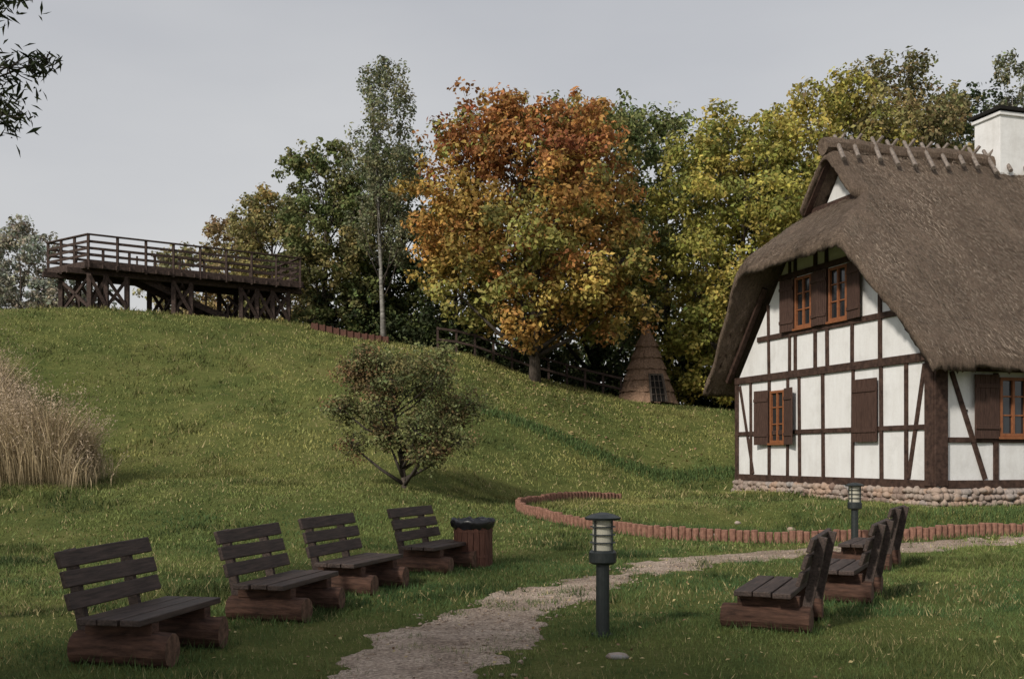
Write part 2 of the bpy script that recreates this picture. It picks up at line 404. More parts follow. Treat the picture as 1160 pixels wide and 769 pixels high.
# thatch
def slab(name, tmin, tmax, ztop, thick, nu, nt_, u0=-.7, u1=9.7, mask=None):
    us = np.linspace(u0, u1, nu); ss = np.linspace(0, 1, nt_)
    U, S = np.meshgrid(us, ss); T0 = tmin(U); T1 = tmax(U); T = T0+(T1-T0)*S
    Z = ztop(T, U)
    eu = np.minimum(U-u0, u1-U); et = (T-T0)
    rnd = lambda d: np.clip(1-d/.24, 0, 1)**2*.19
    mk = 1 if mask is None else mask(U)
    Z = Z-rnd(eu)-rnd(et)*mk
    Z = Z+.03*np.sin(T*3.1+U*2.2)*np.sin(U*4.3-T)+.02*np.sin(T*9.1+U)*np.sin(U*8.3-T*2)+.05*(vnoise(T, U, .7, 41)-.5)+RNG.normal(0, .011, Z.shape)
    th = thick(T, U)+RNG.normal(0, .025, Z.shape)
    top = np.stack([T.ravel(), U.ravel(), Z.ravel()], 1)
    bot = np.stack([T.ravel(), U.ravel(), (ztop(T, U)-th).ravel()], 1)
    V = np.vstack([top, bot]); n = nu*nt_
    I = (np.arange(nt_-1)[:, None]*nu+np.arange(nu-1)[None, :]).ravel()
    F = [np.stack([I, I+nu, I+nu+1, I+1], 1), np.stack([I+n, I+1+n, I+nu+1+n, I+nu+n], 1)]
    a = np.arange(nu-1); F.append(np.stack([a, a+1, a+1+n, a+n], 1))
    b = (nt_-1)*nu+a; F.append(np.stack([b, b+n, b+1+n, b+1], 1))
    c = np.arange(nt_-1)*nu; F.append(np.stack([c, c+n, c+nu+n, c+nu], 1))
    d = c+nu-1; F.append(np.stack([d, d+nu, d+nu+n, d+n], 1))
    return np_mesh(name, V, np.vstack(F), [M_THATCH], parent=house, smooth=False)
def zB(T, U):
    a = zmain(U); b = 7.08+(T+1.1)*.82
    k = .12; hh = np.clip(.5+.5*(b-a)/k, 0, 1)
    return b*(1-hh)+a*hh-k*hh*(1-hh)
def tminB(U):
    e = np.abs(U-4.5)
    return -1.12+.35*sstep((e-2.3)/2.6)+.12*np.where(U < 4.5, 1, 0)*sstep((e-2.3)/2)+.025*np.sin(U*5)
slab('thatch_half_hip', tminB, lambda U: .5+0*U, zB, lambda T, U: .40+0*U, 150, 26)
slab('thatch_main', lambda U: .5-.42*sstep((zmain(U)-8.35)/.25), lambda U: LEN+.9+0*U, lambda T, U: zmain(U)-.12*np.exp(-((U-4.5)/.15)**2), lambda T, U: .40-.12*np.exp(-(T-.3)**2), 150, 170, mask=lambda U: sstep((zmain(U)-8.3)/.3))
rng = np.random.default_rng(500); n = 80000
T = rng.uniform(-1.1, LEN+.8, n); U = rng.uniform(-.72, 9.72, n)
hip = T < .5; Zt = np.where(hip, zB(T, U), zmain(U)); ok = (T > tminB(U)) & (np.minimum(U+.7, 9.7-U) > .05)
T, U, Zt, hip = T[ok], U[ok], Zt[ok], hip[ok]; n = len(T)
onhip = hip & (7.08+(T+1.1)*.82 < zmain(U))
dn = np.stack([np.where(onhip, -1, 0), np.where(onhip, 0, np.sign(U-4.5)), np.where(onhip, -.82, -SL)], 1).astype(float); dn /= np.linalg.norm(dn, axis=1)[:, None]
side = np.stack([np.where(onhip, 0, 1), np.where(onhip, 1, 0), np.zeros(n)], 1).astype(float); nr = np.cross(dn, side); nr *= np.sign(nr[:, 2:3])
edge = np.minimum(U+.7, 9.7-U); drop = np.clip(1-edge/.24, 0, 1)**2*.19+np.clip(1-(T-tminB(U))/.24, 0, 1)**2*.19
P = np.stack([T, U, Zt-drop], 1)
ln = rng.uniform(.06, .22, n)[:, None]; w = rng.uniform(.004, .010, n)[:, None]; dd = dn+side*rng.normal(0, .22, (n, 1))
V = np.empty((n, 3, 3)); V[:, 0] = P-side*w+nr*.012; V[:, 1] = P+side*w+nr*.012; V[:, 2] = P+dd*ln+nr*rng.uniform(.02, .05, (n, 1))
c = np.array([.27, .215, .165])*rng.uniform(.25, 1.6, (n, 1))*(.6+.8*vnoise(T, U, 1.1, 42)[:, None])
np_mesh('thatch_straw', V.reshape(-1, 3), np.arange(n*3).reshape(-1, 3), [M_DRY], np.repeat(c, 3, axis=0), house)
mb = MB()
mb.add([(.75, 3.3, 8.1), (.75, 5.7, 8.1), (.75, 4.5, 9.6)], [(0, 1, 2)], 0)
mb.obj('owl_hole_panel', [M_PLASTER], house)
mb = MB()
for sgn in (-1, 1):
    mb.beam((.30, 4.5+sgn*1.15, 8.27), (.30, 4.5, 9.58), .05, .16, up=(1,0,0))
    mb.beam((-.55, 4.5+sgn*4.95, 3.85), (-.68, 4.5+sgn*2.6, 6.62), .12, .12)
    mb.beam((-.15, 4.5+sgn*4.75, 3.85), (-.15, 4.5+sgn*2.6, 6.45), .14, .14)
mb.beam((.46, 3.3, 8.36), (.46, 5.7, 8.36), .12, .14)
for u in (3.0, 3.9, 4.9, 5.9): mb.beam((-.98, u, 6.78), (0, u, 7.55), .1, .12)
mb.beam((-.62, -.35, 3.78), (LEN, -.35, 3.78), .12, .14)
for i in range(18): mb.beam((i*.85-.3, -.62, 3.55), (i*.85-.3, .05, 4.02), .09, .1)
mb.obj('rafters', [M_TIMBER], house)
mb = MB()
mb.tube([(x, 4.5, 9.84+.03*math.sin(x*2)) for x in np.linspace(.05, LEN+.8, 60)], [.24]*60, 12, jit=.12)
mb.obj('thatch_ridge', [M_THATCH], house)
mb = MB(); t = .4
while t < LEN+.5:
    j = random.uniform(-.08, .08)
    for sg in (-1, 1):
        o = .07*sg; L_ = random.uniform(.55, .78); tt = t+o+j
        mb.tube([(tt+.20, 4.5-sg*.14, 10.20+random.uniform(0, .06)), (tt-.12, 4.5+sg*L_, 10.12-L_*SL+.08)], [.05, .06], 6)
    t += .55
mb.obj('ridge_poles', [M_POLE], house)
mb = MB(); mb.box((6.35, 4.6, 10.2), (1.7, 1.0, 2.0), mi=0); mb.box((6.35, 4.6, 11.27), (1.95, 1.25, .10), mi=1); mb.box((6.35, 4.6, 11.14), (1.82, 1.12, .1), mi=0)
mb.obj('chimney', [M_PLASTER, M_DARK], house, bevel=.01)
mb = MB(); mb.box((.78, -.015, 2.62), (.16, .02, .05)); mb.obj('wall_plaque', [M_DARK], house)

# ------------------------------------------------------------------ benches
def bench(loc, ang):
    e = empty('park_bench', (loc[0], loc[1], H(*loc)), math.radians(ang))
    lg = MB(); HL = .66
    for y in (-.42, .42):
        rr = random.uniform(.12, .135)
        pts = [(x, y+random.uniform(-.008, .008), .115) for x in (-.40, -.25, -.05, .15, .31, .40)]
        lg.tube(pts, [rr*random.uniform(.95, 1.06) for _ in pts], 14, 0, True, 1, .03)
        lg.box((-.02, y, .275), (.56, .11, .10), None, 0)
    lg.obj('log_legs', [M_LOG, M_LOGEND], e, bevel=.008)
    st = MB()
    for i in range(3):
        st.box((-.17+i*.175, random.uniform(-.015, .015), .352+random.uniform(-.003, .003)), (.163, 2*HL, .05), Matrix.Rotation(random.uniform(-.01, .01), 3, 'Z'))
    st.obj('seat', [M_PLANK], e, bevel=.008)
    bk = MB(); ta = math.radians(17)
    R = Matrix.Rotation(-ta, 3, 'Y')
    for i in range(3):
        hh = .11+i*.165; c = Vector((-.29-math.sin(ta)*hh, random.uniform(-.02, .02), .39+math.cos(ta)*hh))
        bk.box(c, (.042, 2*HL-.02, .13), R @ Matrix.Rotation(random.uniform(-.012, .012), 3, 'X'))
    bk.obj('backrest', [M_PLANK], e, bevel=.008)
    sp = MB()
    for y in (-.38, .38):
        sp.beam(Vector((-.33, y, .10)), Vector((-.345-math.sin(ta)*.5, y, .39+math.cos(ta)*.5)), .09, .05, up=(0,1,0))
    sp.obj('backrest_supports', [M_PLANK], e, bevel=.006)
    return e
BENCHES = [((-2.88, 8.5), -11), ((-2.24, 10.6), -14), ((-1.80, 12.55), -19), ((-1.03, 14.8), -22),
           ((2.50, 10.1), 157), ((3.72, 12.0), 154), ((5.08, 15.2), 152)]
for l, a in BENCHES: bench(l, a)

# ------------------------------------------------------------------ bollard lamps
def lamp(x, y):
    e = empty('bollard_lamp', (x, y, H(x, y)))
    m = MB()
    m.tube([(0,0,-.05), (0,0,.64)], [.062, .060], 16); m.tube([(0,0,0), (0,0,.02)], [.1, .1], 16)
    m.tube([(0,0,.64), (0,0,.66), (0,0,.745), (0,0,.765)], [.10, .122, .122, .105], 24)
    m.tube([(0,0,1.035), (0,0,1.055), (0,0,1.085), (0,0,1.10)], [.155, .165, .10, .03], 24)
    for k in range(4):
        a = math.pi/4+k*math.pi/2; m.tube([(.108*math.cos(a), .108*math.sin(a), .75), (.108*math.cos(a), .108*math.sin(a), 1.04)], [.009]*2, 6)
    for z in (.83, .90, .97): m.tube([(0,0,z), (0,0,z+.008)], [.118, .112], 24)
    m.obj('post_and_cap', [M_METAL], e)
    g = MB(); g.tube([(0,0,.76), (0,0,1.04)], [.092, .092], 24); g.obj('diffuser', [M_LAMPGLASS], e, smooth=False)
lamp(.81, 9.46); lamp(5.92, 18.3)

# ------------------------------------------------------------------ litter bin
e = empty('litter_bin', (-.56, 15.3, H(-.56, 15.3)), .2)
m = MB()
for k in range(20):
    a = k/20*2*math.pi
    R = Matrix.Rotation(a, 3, 'Z')
    m.box((math.cos(a)*.262, math.sin(a)*.262, .32), (.03, .079, .64), R)
m.tube([(0,0,.02), (0,0,.6)], [.235, .24], 16)
for z in (.14, .5): m.tube([(0,0,z), (0,0,z+.035)], [.284, .284], 20)
m.obj('slatted_body', [M_BIN], e)
m = MB(); rings = [(.55, .283), (.60, .305), (.66, .32), (.69, .30), (.685, .25), (.60, .22)]
seg = 40; vs = []
for z, r in rings:
    for k in range(seg):
        a = 2*math.pi*k/seg; rr = r*(1+.045*math.sin(k*2.9)+random.uniform(-.03, .03)); vs.append((rr*math.cos(a), rr*math.sin(a), z+random.uniform(-.02, .02)))
m.add(vs, [[i*seg+k, i*seg+(k+1) % seg, (i+1)*seg+(k+1) % seg, (i+1)*seg+k] for i in range(len(rings)-1) for k in range(seg)]+[[(len(rings)-1)*seg+k for k in range(seg)]])
m.obj('bin_bag', [M_BAG], e, smooth=True)

# ------------------------------------------------------------------ palisade edging
EP = catmull([(2.9,28.6),(2.0,27.8),(1.1,26.8),(.5,25.8),(.15,24.8),(.3,23.7),(1.0,22),(2.0,20.5),(2.95,19.5),(4.4,18.95),(6.5,18.95),(9.4,19.6),(13,20.4),(18,21.7),(26,24)], 40)
seglen = np.r_[0, np.cumsum(np.linalg.norm(np.diff(EP[:, :2], axis=0), axis=1))]
m = MB(); s = 0
while s < seglen[-1]:
    x = np.interp(s, seglen, EP[:, 0]); y = np.interp(s, seglen, EP[:, 1]); z = H(x, y); r = .062
    hh = .22+random.uniform(-.018, .018)+.015*math.sin(s*1.3)
    lx, ly = random.uniform(-.008, .008), random.uniform(-.008, .008)
    m.tube([(x, y, z-.3), (x+lx, y+ly, z+hh-.012), (x+lx, y+ly, z+hh)], [r, r, r*.82], 9)
    s += .131
m.obj('palisade_edging', [M_BRICK])

m = MB()
for x, y, r in ((3.45,19.9,.12),(3.7,19.75,.09),(6.1,23.1,.12),(5.2,24.4,.08)):
    m.stone((x, y, H(x, y)+r*.15), r)
m.obj('garden_stones', [M_STONE], smooth=True)
m = MB(); m.stone((.83, 8.35, H(.83, 8.35)+.015), .075, 0, .5); m.obj('rock', [M_STONE], smooth=True)

# ------------------------------------------------------------------ viewing platform
plat = empty('viewing_platform', (0, 0, 0))
A = Vector((-16.4, 41, 0)); B_ = Vector((-9.2, 46, 0)); C = Vector((-11.0, 48.6, 0)); D = Vector((-18.7, 42.7, 0))
def at(p, z): return Vector((p.x, p.y, z))
m = MB()
q = [A, B_, C, D]
m.add([at(p, 9.05) for p in q]+[at(p, 9.14) for p in q], [(0,1,2,3), (7,6,5,4), (0,4,5,1), (1,5,6,2), (2,6,7,3), (3,7,4,0)])
for i in range(4):
    p, r = q[i], q[(i+1) % 4]; d = (r-p).normalized()
    m.beam(at(p, 8.98)-d*.15, at(r, 8.98)+d*.15, .09, .26)
for f in (.2, .8):
    p = A.lerp(D, f); r = B_.lerp(C, f); d = (r-p).normalized(); m.beam(at(p, 8.78)-d*.5, at(r, 8.78)+d*.3, .2, .22)
for k in range(18):
    s = k/17; p = A.lerp(B_, s); r = D.lerp(C, s); d = (r-p).normalized(); m.beam(at(p, 8.93)-d*.12, at(r, 8.93)+d*.12, .07, .16)
m.obj('deck', [M_PLAT], plat, bevel=.01)
m = MB()
for f in (.14, .86):
    pr_ = []
    for s in (.03, .10, .19, .40, .48, .72, .80, .88, .96):
        p = A.lerp(B_, s).lerp(D.lerp(C, s), f); g = H(p.x, p.y)
        m.beam(at(p, g-.3), at(p, 8.70), .17, .17); pr_.append(p)
    for i, j in ((0, 1), (1, 2), (3, 4), (5, 6), (6, 7), (7, 8)):
        a, b = pr_[i], pr_[j]
        m.beam(at(a, H(a.x, a.y)+.1), at(b, 8.6), .07, .12); m.beam(at(b, H(b.x, b.y)+.1)+Vector((.04,-.08,0)), at(a, 8.6)+Vector((.04,-.08,0)), .07, .12)
for s in (.03, .19, .44, .76, .96):
    a = A.lerp(B_, s).lerp(D.lerp(C, s), .14); b = A.lerp(B_, s).lerp(D.lerp(C, s), .86)
    m.beam(at(a, H(a.x, a.y)+.1), at(b, 8.6), .07, .12); m.beam(at(b, H(b.x, b.y)+.1), at(a, 8.6), .07, .12)
m.obj('support_posts', [M_PLAT], plat)
m = MB()
for f in (.32, .62):
    a = A.lerp(B_, .22).lerp(D.lerp(C, .22), f); b = A.lerp(B_, .7).lerp(D.lerp(C, .7), f)
    m.beam(at(a, 9.0), at(b, H(b.x, b.y)), .08, .26)
for k in range(11):
    s = .24+.46*k/11; z = 8.95-(8.95-7.35)*k/11+.08
    a = A.lerp(B_, s).lerp(D.lerp(C, s), .30); b = A.lerp(B_, s).lerp(D.lerp(C, s), .64); m.beam(at(a, z), at(b, z), .28, .05)
for k in range(5):
    s = .26+.42*k/4; z = 8.9-(8.9-7.4)*k/4; a = A.lerp(B_, s).lerp(D.lerp(C, s), .30); m.beam(at(a, z), at(a, z+.75), .06, .06)
m.obj('stairs', [M_PLAT], plat)
m = MB()
for i, (p, r) in enumerate([(A, B_), (B_, C), (C, D), (D, A)]):
    n_ = max(2, round((r-p).length/1.05)); d = (r-p).normalized()
    for k in range(n_):
        c = p.lerp(r, k/n_); m.beam(at(c, 8.8), at(c, 10.12), .09, .09)
    m.beam(at(p, 10.15)-d*.06, at(r, 10.15)+d*.06, .15, .05)
    for z in (9.36, 9.62, 9.88): m.beam(at(p, z), at(r, z), .035, .10)
m.obj('railing', [M_PLAT], plat)

# ------------------------------------------------------------------ fence, low wall
m = MB(); fx = np.linspace(-3.2, 4.8, 11); pts = [(x, 45.8+.12*(x+2), H(x, 45.8+.12*(x+2))) for x in fx]
for p in pts: m.beam((p[0], p[1], p[2]-.2), (p[0], p[1], p[2]+1.0), .1, .1)
for a, b in zip(pts[:-1], pts[1:]):
    for z in (.45, .92): m.beam((a[0], a[1]-.07, a[2]+z), (b[0], b[1]-.07, b[2]+z), .06, .1)
m.obj('wooden_fence', [M_PLAT], bevel=.01)
m = MB(); xx = np.linspace(-8.6, -5.3, 12)
for a, b in zip(xx[:-1], xx[1:]):
    m.beam((a+.02, 45.2, H(a, 45.2)+.10), (b-.02, 45.2, H(b, 45.2)+.10), .12, .30)
    m.beam((b, 45.12, H(b, 45.2)-.2), (b, 45.12, H(b, 45.2)+.28), .09, .09)
m.obj('log_retaining_wall', [M_BIN], bevel=.01)

# ------------------------------------------------------------------ tipi hut
tx, ty = 5.95, 46.8; tz = H(tx, ty)
tip = empty('thatched_tipi_hut', (tx, ty, tz))
m = MB(); seg = 48; vs = []; prof = []
nb = 6
for i in range(nb):
    z0 = i*.5; z1 = (i+1)*.5+.05
    f = lambda z: 1.32*(1-z/3.75)
    prof += [(z0-.04, f(z0)+.09), (z1-.03, f(z1)+.0)]
prof.append((3.3, .12))
for z, r in prof:
    for k in range(seg):
        a = 2*math.pi*k/seg; rr = r*(1+random.uniform(-.035, .035)); vs.append((rr*math.cos(a), rr*math.sin(a), z+random.uniform(-.03, .03)))
m.add(vs, [[i*seg+k, i*seg+(k+1) % seg, (i+1)*seg+(k+1) % seg, (i+1)*seg+k] for i in range(len(prof)-1) for k in range(seg)])
m.obj('straw_cover', [M_REED], tip)
m = MB()
for k in range(9):
    a = 2*math.pi*k/9+.3; m.tube([(.3*math.cos(a), .3*math.sin(a), 2.8), (-.38*math.cos(a)*random.uniform(.6, 1.3), -.38*math.sin(a), 4.2+random.uniform(0, .5))], [.035, .02], 5)
m.obj('poles', [M_BARK], tip)
m = MB(); da = math.atan2(-1, .25)
dv = Vector((math.cos(da), math.sin(da), 0)); sv = Vector((-dv.y, dv.x, 0))
def tp(s, z, o): return dv*(1.32*(1-z/3.75)+.1+o)+sv*s+Vector((0,0,z))
m.add([tp(-.32, 0, .02), tp(.32, 0, .02), tp(.27, 1.15, .02), tp(-.27, 1.15, .02)], [(0,1,2,3)], 1)
m.beam(tp(-.35, 0, .05), tp(-.29, 1.2, .05), .08, .08); m.beam(tp(.35, 0, .05), tp(.29, 1.2, .05), .08, .08); m.beam(tp(-.33, 1.18, .06), tp(.33, 1.18, .06), .08, .08)
for z in (.3, .6, .9): m.beam(tp(-.31, z, .07), tp(.31, z, .07), .03, .03)
for s in (-.1, .1): m.beam(tp(s, 0, .06), tp(s, 1.15, .06), .03, .03)
m.obj('doorway', [M_BARK, M_DARK], tip)

# ------------------------------------------------------------------ foliage
def leaf_quads(P, Nn, size, rng, aspect=.6):
    n = len(P); r = rng.normal(size=(n, 3)); t = np.cross(Nn, r); t /= np.linalg.norm(t, axis=1)[:, None]+1e-9
    b = np.cross(Nn, t); s = size[:, None]
    V = np.empty((n, 4, 3)); V[:, 0] = P-t*s*.5; V[:, 1] = P+b*s*aspect*.5+Nn*s*.08; V[:, 2] = P+t*s*.5; V[:, 3] = P-b*s*aspect*.5+Nn*s*.08
    return V.reshape(-1, 3), np.arange(n*4).reshape(n, 4)
def clump_leaves(C, Rr, counts, cols, leaf, rng, flat=.75, colvar=.22, aspect=.6, droop=0):
    idx = np.repeat(np.arange(len(C)), counts); n = len(idx)
    d = rng.normal(size=(n, 3)); d /= np.linalg.norm(d, axis=1)[:, None]
    rad = rng.random(n)**(1/1.9)
    off = d*(rad*Rr[idx])[:, None]; off[:, 2] *= flat
    if droop: off[:, 2] -= droop*rng.random(n)**2
    P = C[idx]+off
    Nn = d*.7+rng.normal(size=(n, 3))*.5+np.array([0, -.1, .4]); Nn /= np.linalg.norm(Nn, axis=1)[:, None]
    sz = leaf*rng.uniform(.6, 1.35, n); V, F = leaf_quads(P, Nn, sz, rng, aspect)
    c = cols[idx]*(1+rng.normal(0, colvar, (n, 1)))*(1+rng.normal(0, .06, (n, 3))); c = np.clip(c, .004, .8)
    return V, F, np.repeat(c, 4, axis=0)
def auto_blobs(H_, zb, R, nb, rng, shape='round', ry=None):
    out = []; ry = ry or R
    for i in range(nb):
        f = (i+.5)/nb; f = np.clip(f+rng.normal(0, .03), .03, .97)
        z = zb+(H_-zb)*f
        if shape == 'round': w = math.sqrt(max(.05, 1-(2*f-.85)**2/1.45))
        elif shape == 'birch': w = .40+.65*math.sin(math.pi*min(1, f*1.02))**.8*(1-.45*f)
        else: w = 1
        a = i*2.39996+rng.uniform(-.4, .4); rr = rng.uniform(.38, .8) if shape != 'birch' else rng.uniform(.15, .8)
        br = rng.uniform(.29, .44)*(R+ry)/2*(.6+.5*w)
        if shape == 'birch': br *= .72
        out.append((math.cos(a)*R*w*rr, math.sin(a)*ry*w*rr, min(z, H_-br*.6), br, br, br*.8))
    return out
def tree(name, x, y, H_, zb, R, palette, n_leaf, leaf, seed, shape='round', nb=16, trunk_r=.22, bark=M_BARK, lean=(0,0), ry=None, sub=26, blobs=None, palfn=None, sr=(.24, .44), aspect=.62, droop=0, z0=None, twigs=False, limb_r=.35):
    rng = np.random.default_rng(seed); rs = random.Random(seed)
    z0 = H(x, y) if z0 is None else z0
    e = empty(name, (x, y, z0))
    bl = blobs or auto_blobs(H_, zb, R, nb, rng, shape, ry)
    m = MB(); top = H_*.86; tp_ = []
    for i in range(8):
        f = i/7; tp_.append((lean[0]*f+.12*math.sin(f*5+seed)*trunk_r*4*f, lean[1]*f+.1*math.cos(f*4+seed)*trunk_r*3*f, -.3+(top+.3)*f))
    tr = [trunk_r*(1.35 if i == 0 else 1)*(1-.86*(i/7)) for i in range(8)]
    m.tube(tp_, tr, 10, jit=.05)
    C = []; Rr = []; cols = []
    for (bx, by, bz, rx, ry_, rz) in bl:
        f = np.clip((bz-max(.6, (H_-zb)*.22))/top, .12, .95); k = f*7; i0 = min(int(k), 6); a = Vector(tp_[i0]).lerp(Vector(tp_[i0+1]), k-i0)
        b = Vector((bx, by, bz)); mid = a.lerp(b, .5)+Vector((rs.uniform(-.1, .1), rs.uniform(-.1, .1), -.06*(b-a).length))
        rr = max(.012, trunk_r*(1-.8*f)*limb_r*1.6); m.tube([a, mid, b], [rr, rr*.7, rr*.3], 6, 1)
        cb = palfn(np.array([bx, by, bz])/H_, rng) if palfn else palette[rng.integers(len(palette))]
        for s in range(sub):
            d = rng.normal(size=3); d /= np.linalg.norm(d); q_ = rng.uniform(.35, 1.05)
            p = np.array([bx+d[0]*rx*q_, by+d[1]*ry_*q_, bz+d[2]*rz*q_]); C.append(p)
            Rr.append(rx*rng.uniform(*sr)*1.0)
            c2 = np.array(palette[rng.integers(len(palette))]) if rng.random() < .3 else np.array(cb)
            cols.append(c2*rng.uniform(.7, 1.3))
            if twigs or s % 4 == 0:
                q = Vector(p); m.tube([b, b.lerp(q, .55)+Vector((0,0,-.04*rx)), q], [rr*.3, rr*.2, rr*.08+.003], 4, 1, cap=False)
    C = np.array(C); Rr = np.array(Rr); cols = np.array(cols)
    w = Rr**2; cnt = np.maximum(3, (n_leaf*w/w.sum()*rng.uniform(.5, 1.5, len(w)))).astype(int)
    V, F, cc = clump_leaves(C, Rr, cnt, cols, leaf, rng, aspect=aspect, droop=droop)
    m.obj('trunk_and_limbs', [bark, M_TWIG], e, smooth=True)
    np_mesh('crown', V, F, [M_LEAF], cc, e)
    return e
OR = [(.46,.26,.080), (.42,.285,.085), (.35,.285,.085), (.37,.18,.065), (.25,.235,.075)]
YG = [(.38,.34,.085), (.33,.31,.08), (.43,.36,.095), (.26,.27,.075)]
GR = [(.13,.16,.060), (.17,.19,.070), (.10,.13,.050), (.22,.215,.08)]
DG = [(.050,.068,.030), (.068,.086,.036), (.042,.055,.026)]
OL = [(.24,.225,.100), (.30,.26,.105), (.18,.18,.075), (.33,.25,.095)]
HAZED = [(.30,.32,.26), (.35,.34,.26), (.32,.29,.22)]  # distance haze painted into the leaf colours of the far left trees
def pal_maple(p, rng):
    x, y, z = p
    if z > .74 and rng.random() < .8: return (.40,.19,.070) if rng.random() < .6 else (.33,.13,.06)
    if z > .5: return OR[rng.integers(4)]
    return [(.47,.35,.10), (.42,.31,.095), (.30,.28,.085), (.47,.28,.085)][rng.integers(4)]
tree('maple_tree', .95, 44.3, 11.8, 2.3, 5.5, OR, 58000, .21, 3, nb=44, trunk_r=.22, palfn=pal_maple, sub=26, sr=(.2, .38), ry=4.4)
tree('birch_tree', -5.5, 45.6, 12.3, 3.6, 2.7, [(.19,.20,.115), (.15,.17,.095), (.24,.235,.13)], 13000, .14, 5, shape='birch', nb=36, trunk_r=.12, bark=M_BIRCH, lean=(-.5, 0), sub=16, sr=(.25, .5), droop=.5, limb_r=.22)
tree('deciduous_tree', 4.0, 51.0, 14.6, 2.0, 4.2, GR, 20000, .23, 8, nb=28, trunk_r=.25)
tree('deciduous_tree', 10.6, 48.6, 13.4, .6, 5.0, YG, 54000, .21, 9, nb=44, trunk_r=.22, sub=26, sr=(.2, .38))
tree('deciduous_tree', 15.0, 50.0, 15.6, 2.0, 5.0, YG+OL[:2], 44000, .22, 10, nb=40, trunk_r=.22, sr=(.2, .4))
tree('deciduous_tree', 8.0, 55.0, 16.4, 3.0, 4.0, GR+OL[:1], 16000, .25, 12, nb=26, trunk_r=.25)
tree('deciduous_tree', 18.8, 53.0, 18.0, 3.0, 4.2, [(.22,.19,.09), (.27,.20,.095), (.16,.155,.07)], 26000, .22, 13, nb=34, trunk_r=.22)
tree('deciduous_tree', 22.0, 55.0, 17.2, 3.0, 4.0, OL, 18000, .24, 14, nb=28, trunk_r=.22)
tree('deciduous_tree', 25.0, 58.0, 18.4, 3.0, 4.0, GR+DG[:1], 16000, .25, 15, nb=26, trunk_r=.22)
tree('deciduous_tree', 29.0, 60.0, 19.0, 3.0, 4.0, GR, 12000, .25, 25, nb=22, trunk_r=.22)
tree('birch_tree', 26.4, 56.0, 20.0, 6.0, 2.4, [(.17,.18,.11), (.21,.21,.12)], 10000, .18, 16, shape='birch', nb=28, trunk_r=.14, bark=M_BIRCH, sub=16, droop=.5)
tree('deciduous_tree', -8.9, 50.4, 9.3, .3, 3.1, OL[:3]+GR[:2], 28000, .19, 17, nb=32, trunk_r=.18, sub=24, sr=(.22, .4))
tree('deciduous_tree', -6.2, 53.0, 10.2, .5, 3.2, GR, 18000, .21, 18, nb=24, trunk_r=.2)
tree('deciduous_tree', -2.8, 52.0, 8.2, .2, 3.4, DG+GR[:3], 20000, .21, 19, nb=26, trunk_r=.2)
tree('deciduous_tree', -12.4, 55.0, 8.2, .2, 2.8, OL, 18000, .20, 20, nb=24, trunk_r=.16)
tree('deciduous_tree', -15.4, 59.0, 8.2, .2, 3.0, [(.33,.26,.13), (.27,.25,.12), (.34,.24,.12)], 16000, .22, 21, nb=24, trunk_r=.14)
tree('deciduous_tree', -19.2, 62.0, 7.6, .2, 2.8, [(.31,.27,.14), (.27,.25,.13)], 12000, .22, 22, nb=20, trunk_r=.14)
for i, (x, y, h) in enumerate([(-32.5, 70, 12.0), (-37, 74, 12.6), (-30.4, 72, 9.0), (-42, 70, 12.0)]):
    tree('deciduous_tree', x, y, h, .2, 3.2, HAZED, 14000, .26, 30+i, nb=24, trunk_r=.14)

def thicket(name, xr, yr, hfun, n_cl, cr, leaf, per, pal, seed):
    rng = np.random.default_rng(seed); X = rng.uniform(*xr, n_cl); Y = rng.uniform(*yr, n_cl)
    f = rng.random(n_cl); Z = terrain(X, Y)+hfun(X)*f
    C = np.stack([X, Y, Z], 1); Rr = rng.uniform(*cr, n_cl)
    cols = np.array(pal)[rng.integers(len(pal), size=n_cl)]*rng.uniform(.6, 1.3, (n_cl, 1))
    V, F, c = clump_leaves(C, Rr, np.full(n_cl, per), cols, leaf, rng)
    np_mesh(name, V, F, [M_LEAF], c)
thicket('undergrowth', (-9, 14), (48.8, 52), lambda X: 1.7+.7*np.sin(X*1.7)+.5*np.sin(X*3.3), 800, (.3, .7), .2, 34, DG+GR[:1], 51)
thicket('distant_trees', (-20, 45), (64, 72), lambda X: np.clip(5.5+X*.35+1.2*np.sin(X*.8)+.8*np.sin(X*2.1), 2, 12), 1400, (.7, 1.5), .4, 32, DG+GR[:1]+OL[:1], 52)
thicket('distant_trees', (-75, -22), (78, 90), lambda X: 4.8+1.2*np.sin(X*.8)+.8*np.sin(X*2.1), 700, (.6, 1.4), .4, 30, HAZED, 53)

sb = []
rg = np.random.default_rng(4)
for i in range(40):
    a = rg.uniform(0, 6.28); f = rg.random()**.5; zz = rg.uniform(.75, 3.0); w = math.sqrt(max(.1, 1-((zz-1.7)/1.75)**2))
    sb.append((math.cos(a)*1.6*w*f, math.sin(a)*1.3*w*f, zz, .44, .44, .36))
tree('autumn_shrub', -2.42, 24.3, 3.2, .8, 1.6, [(.18,.175,.075), (.21,.19,.08), (.14,.155,.065), (.20,.15,.075), (.19,.20,.085), (.22,.14,.07)], 27000, .075, 44, blobs=sb, trunk_r=.07, lean=(-.4, 0), sub=16, sr=(.4, .85), twigs=True, limb_r=.5)

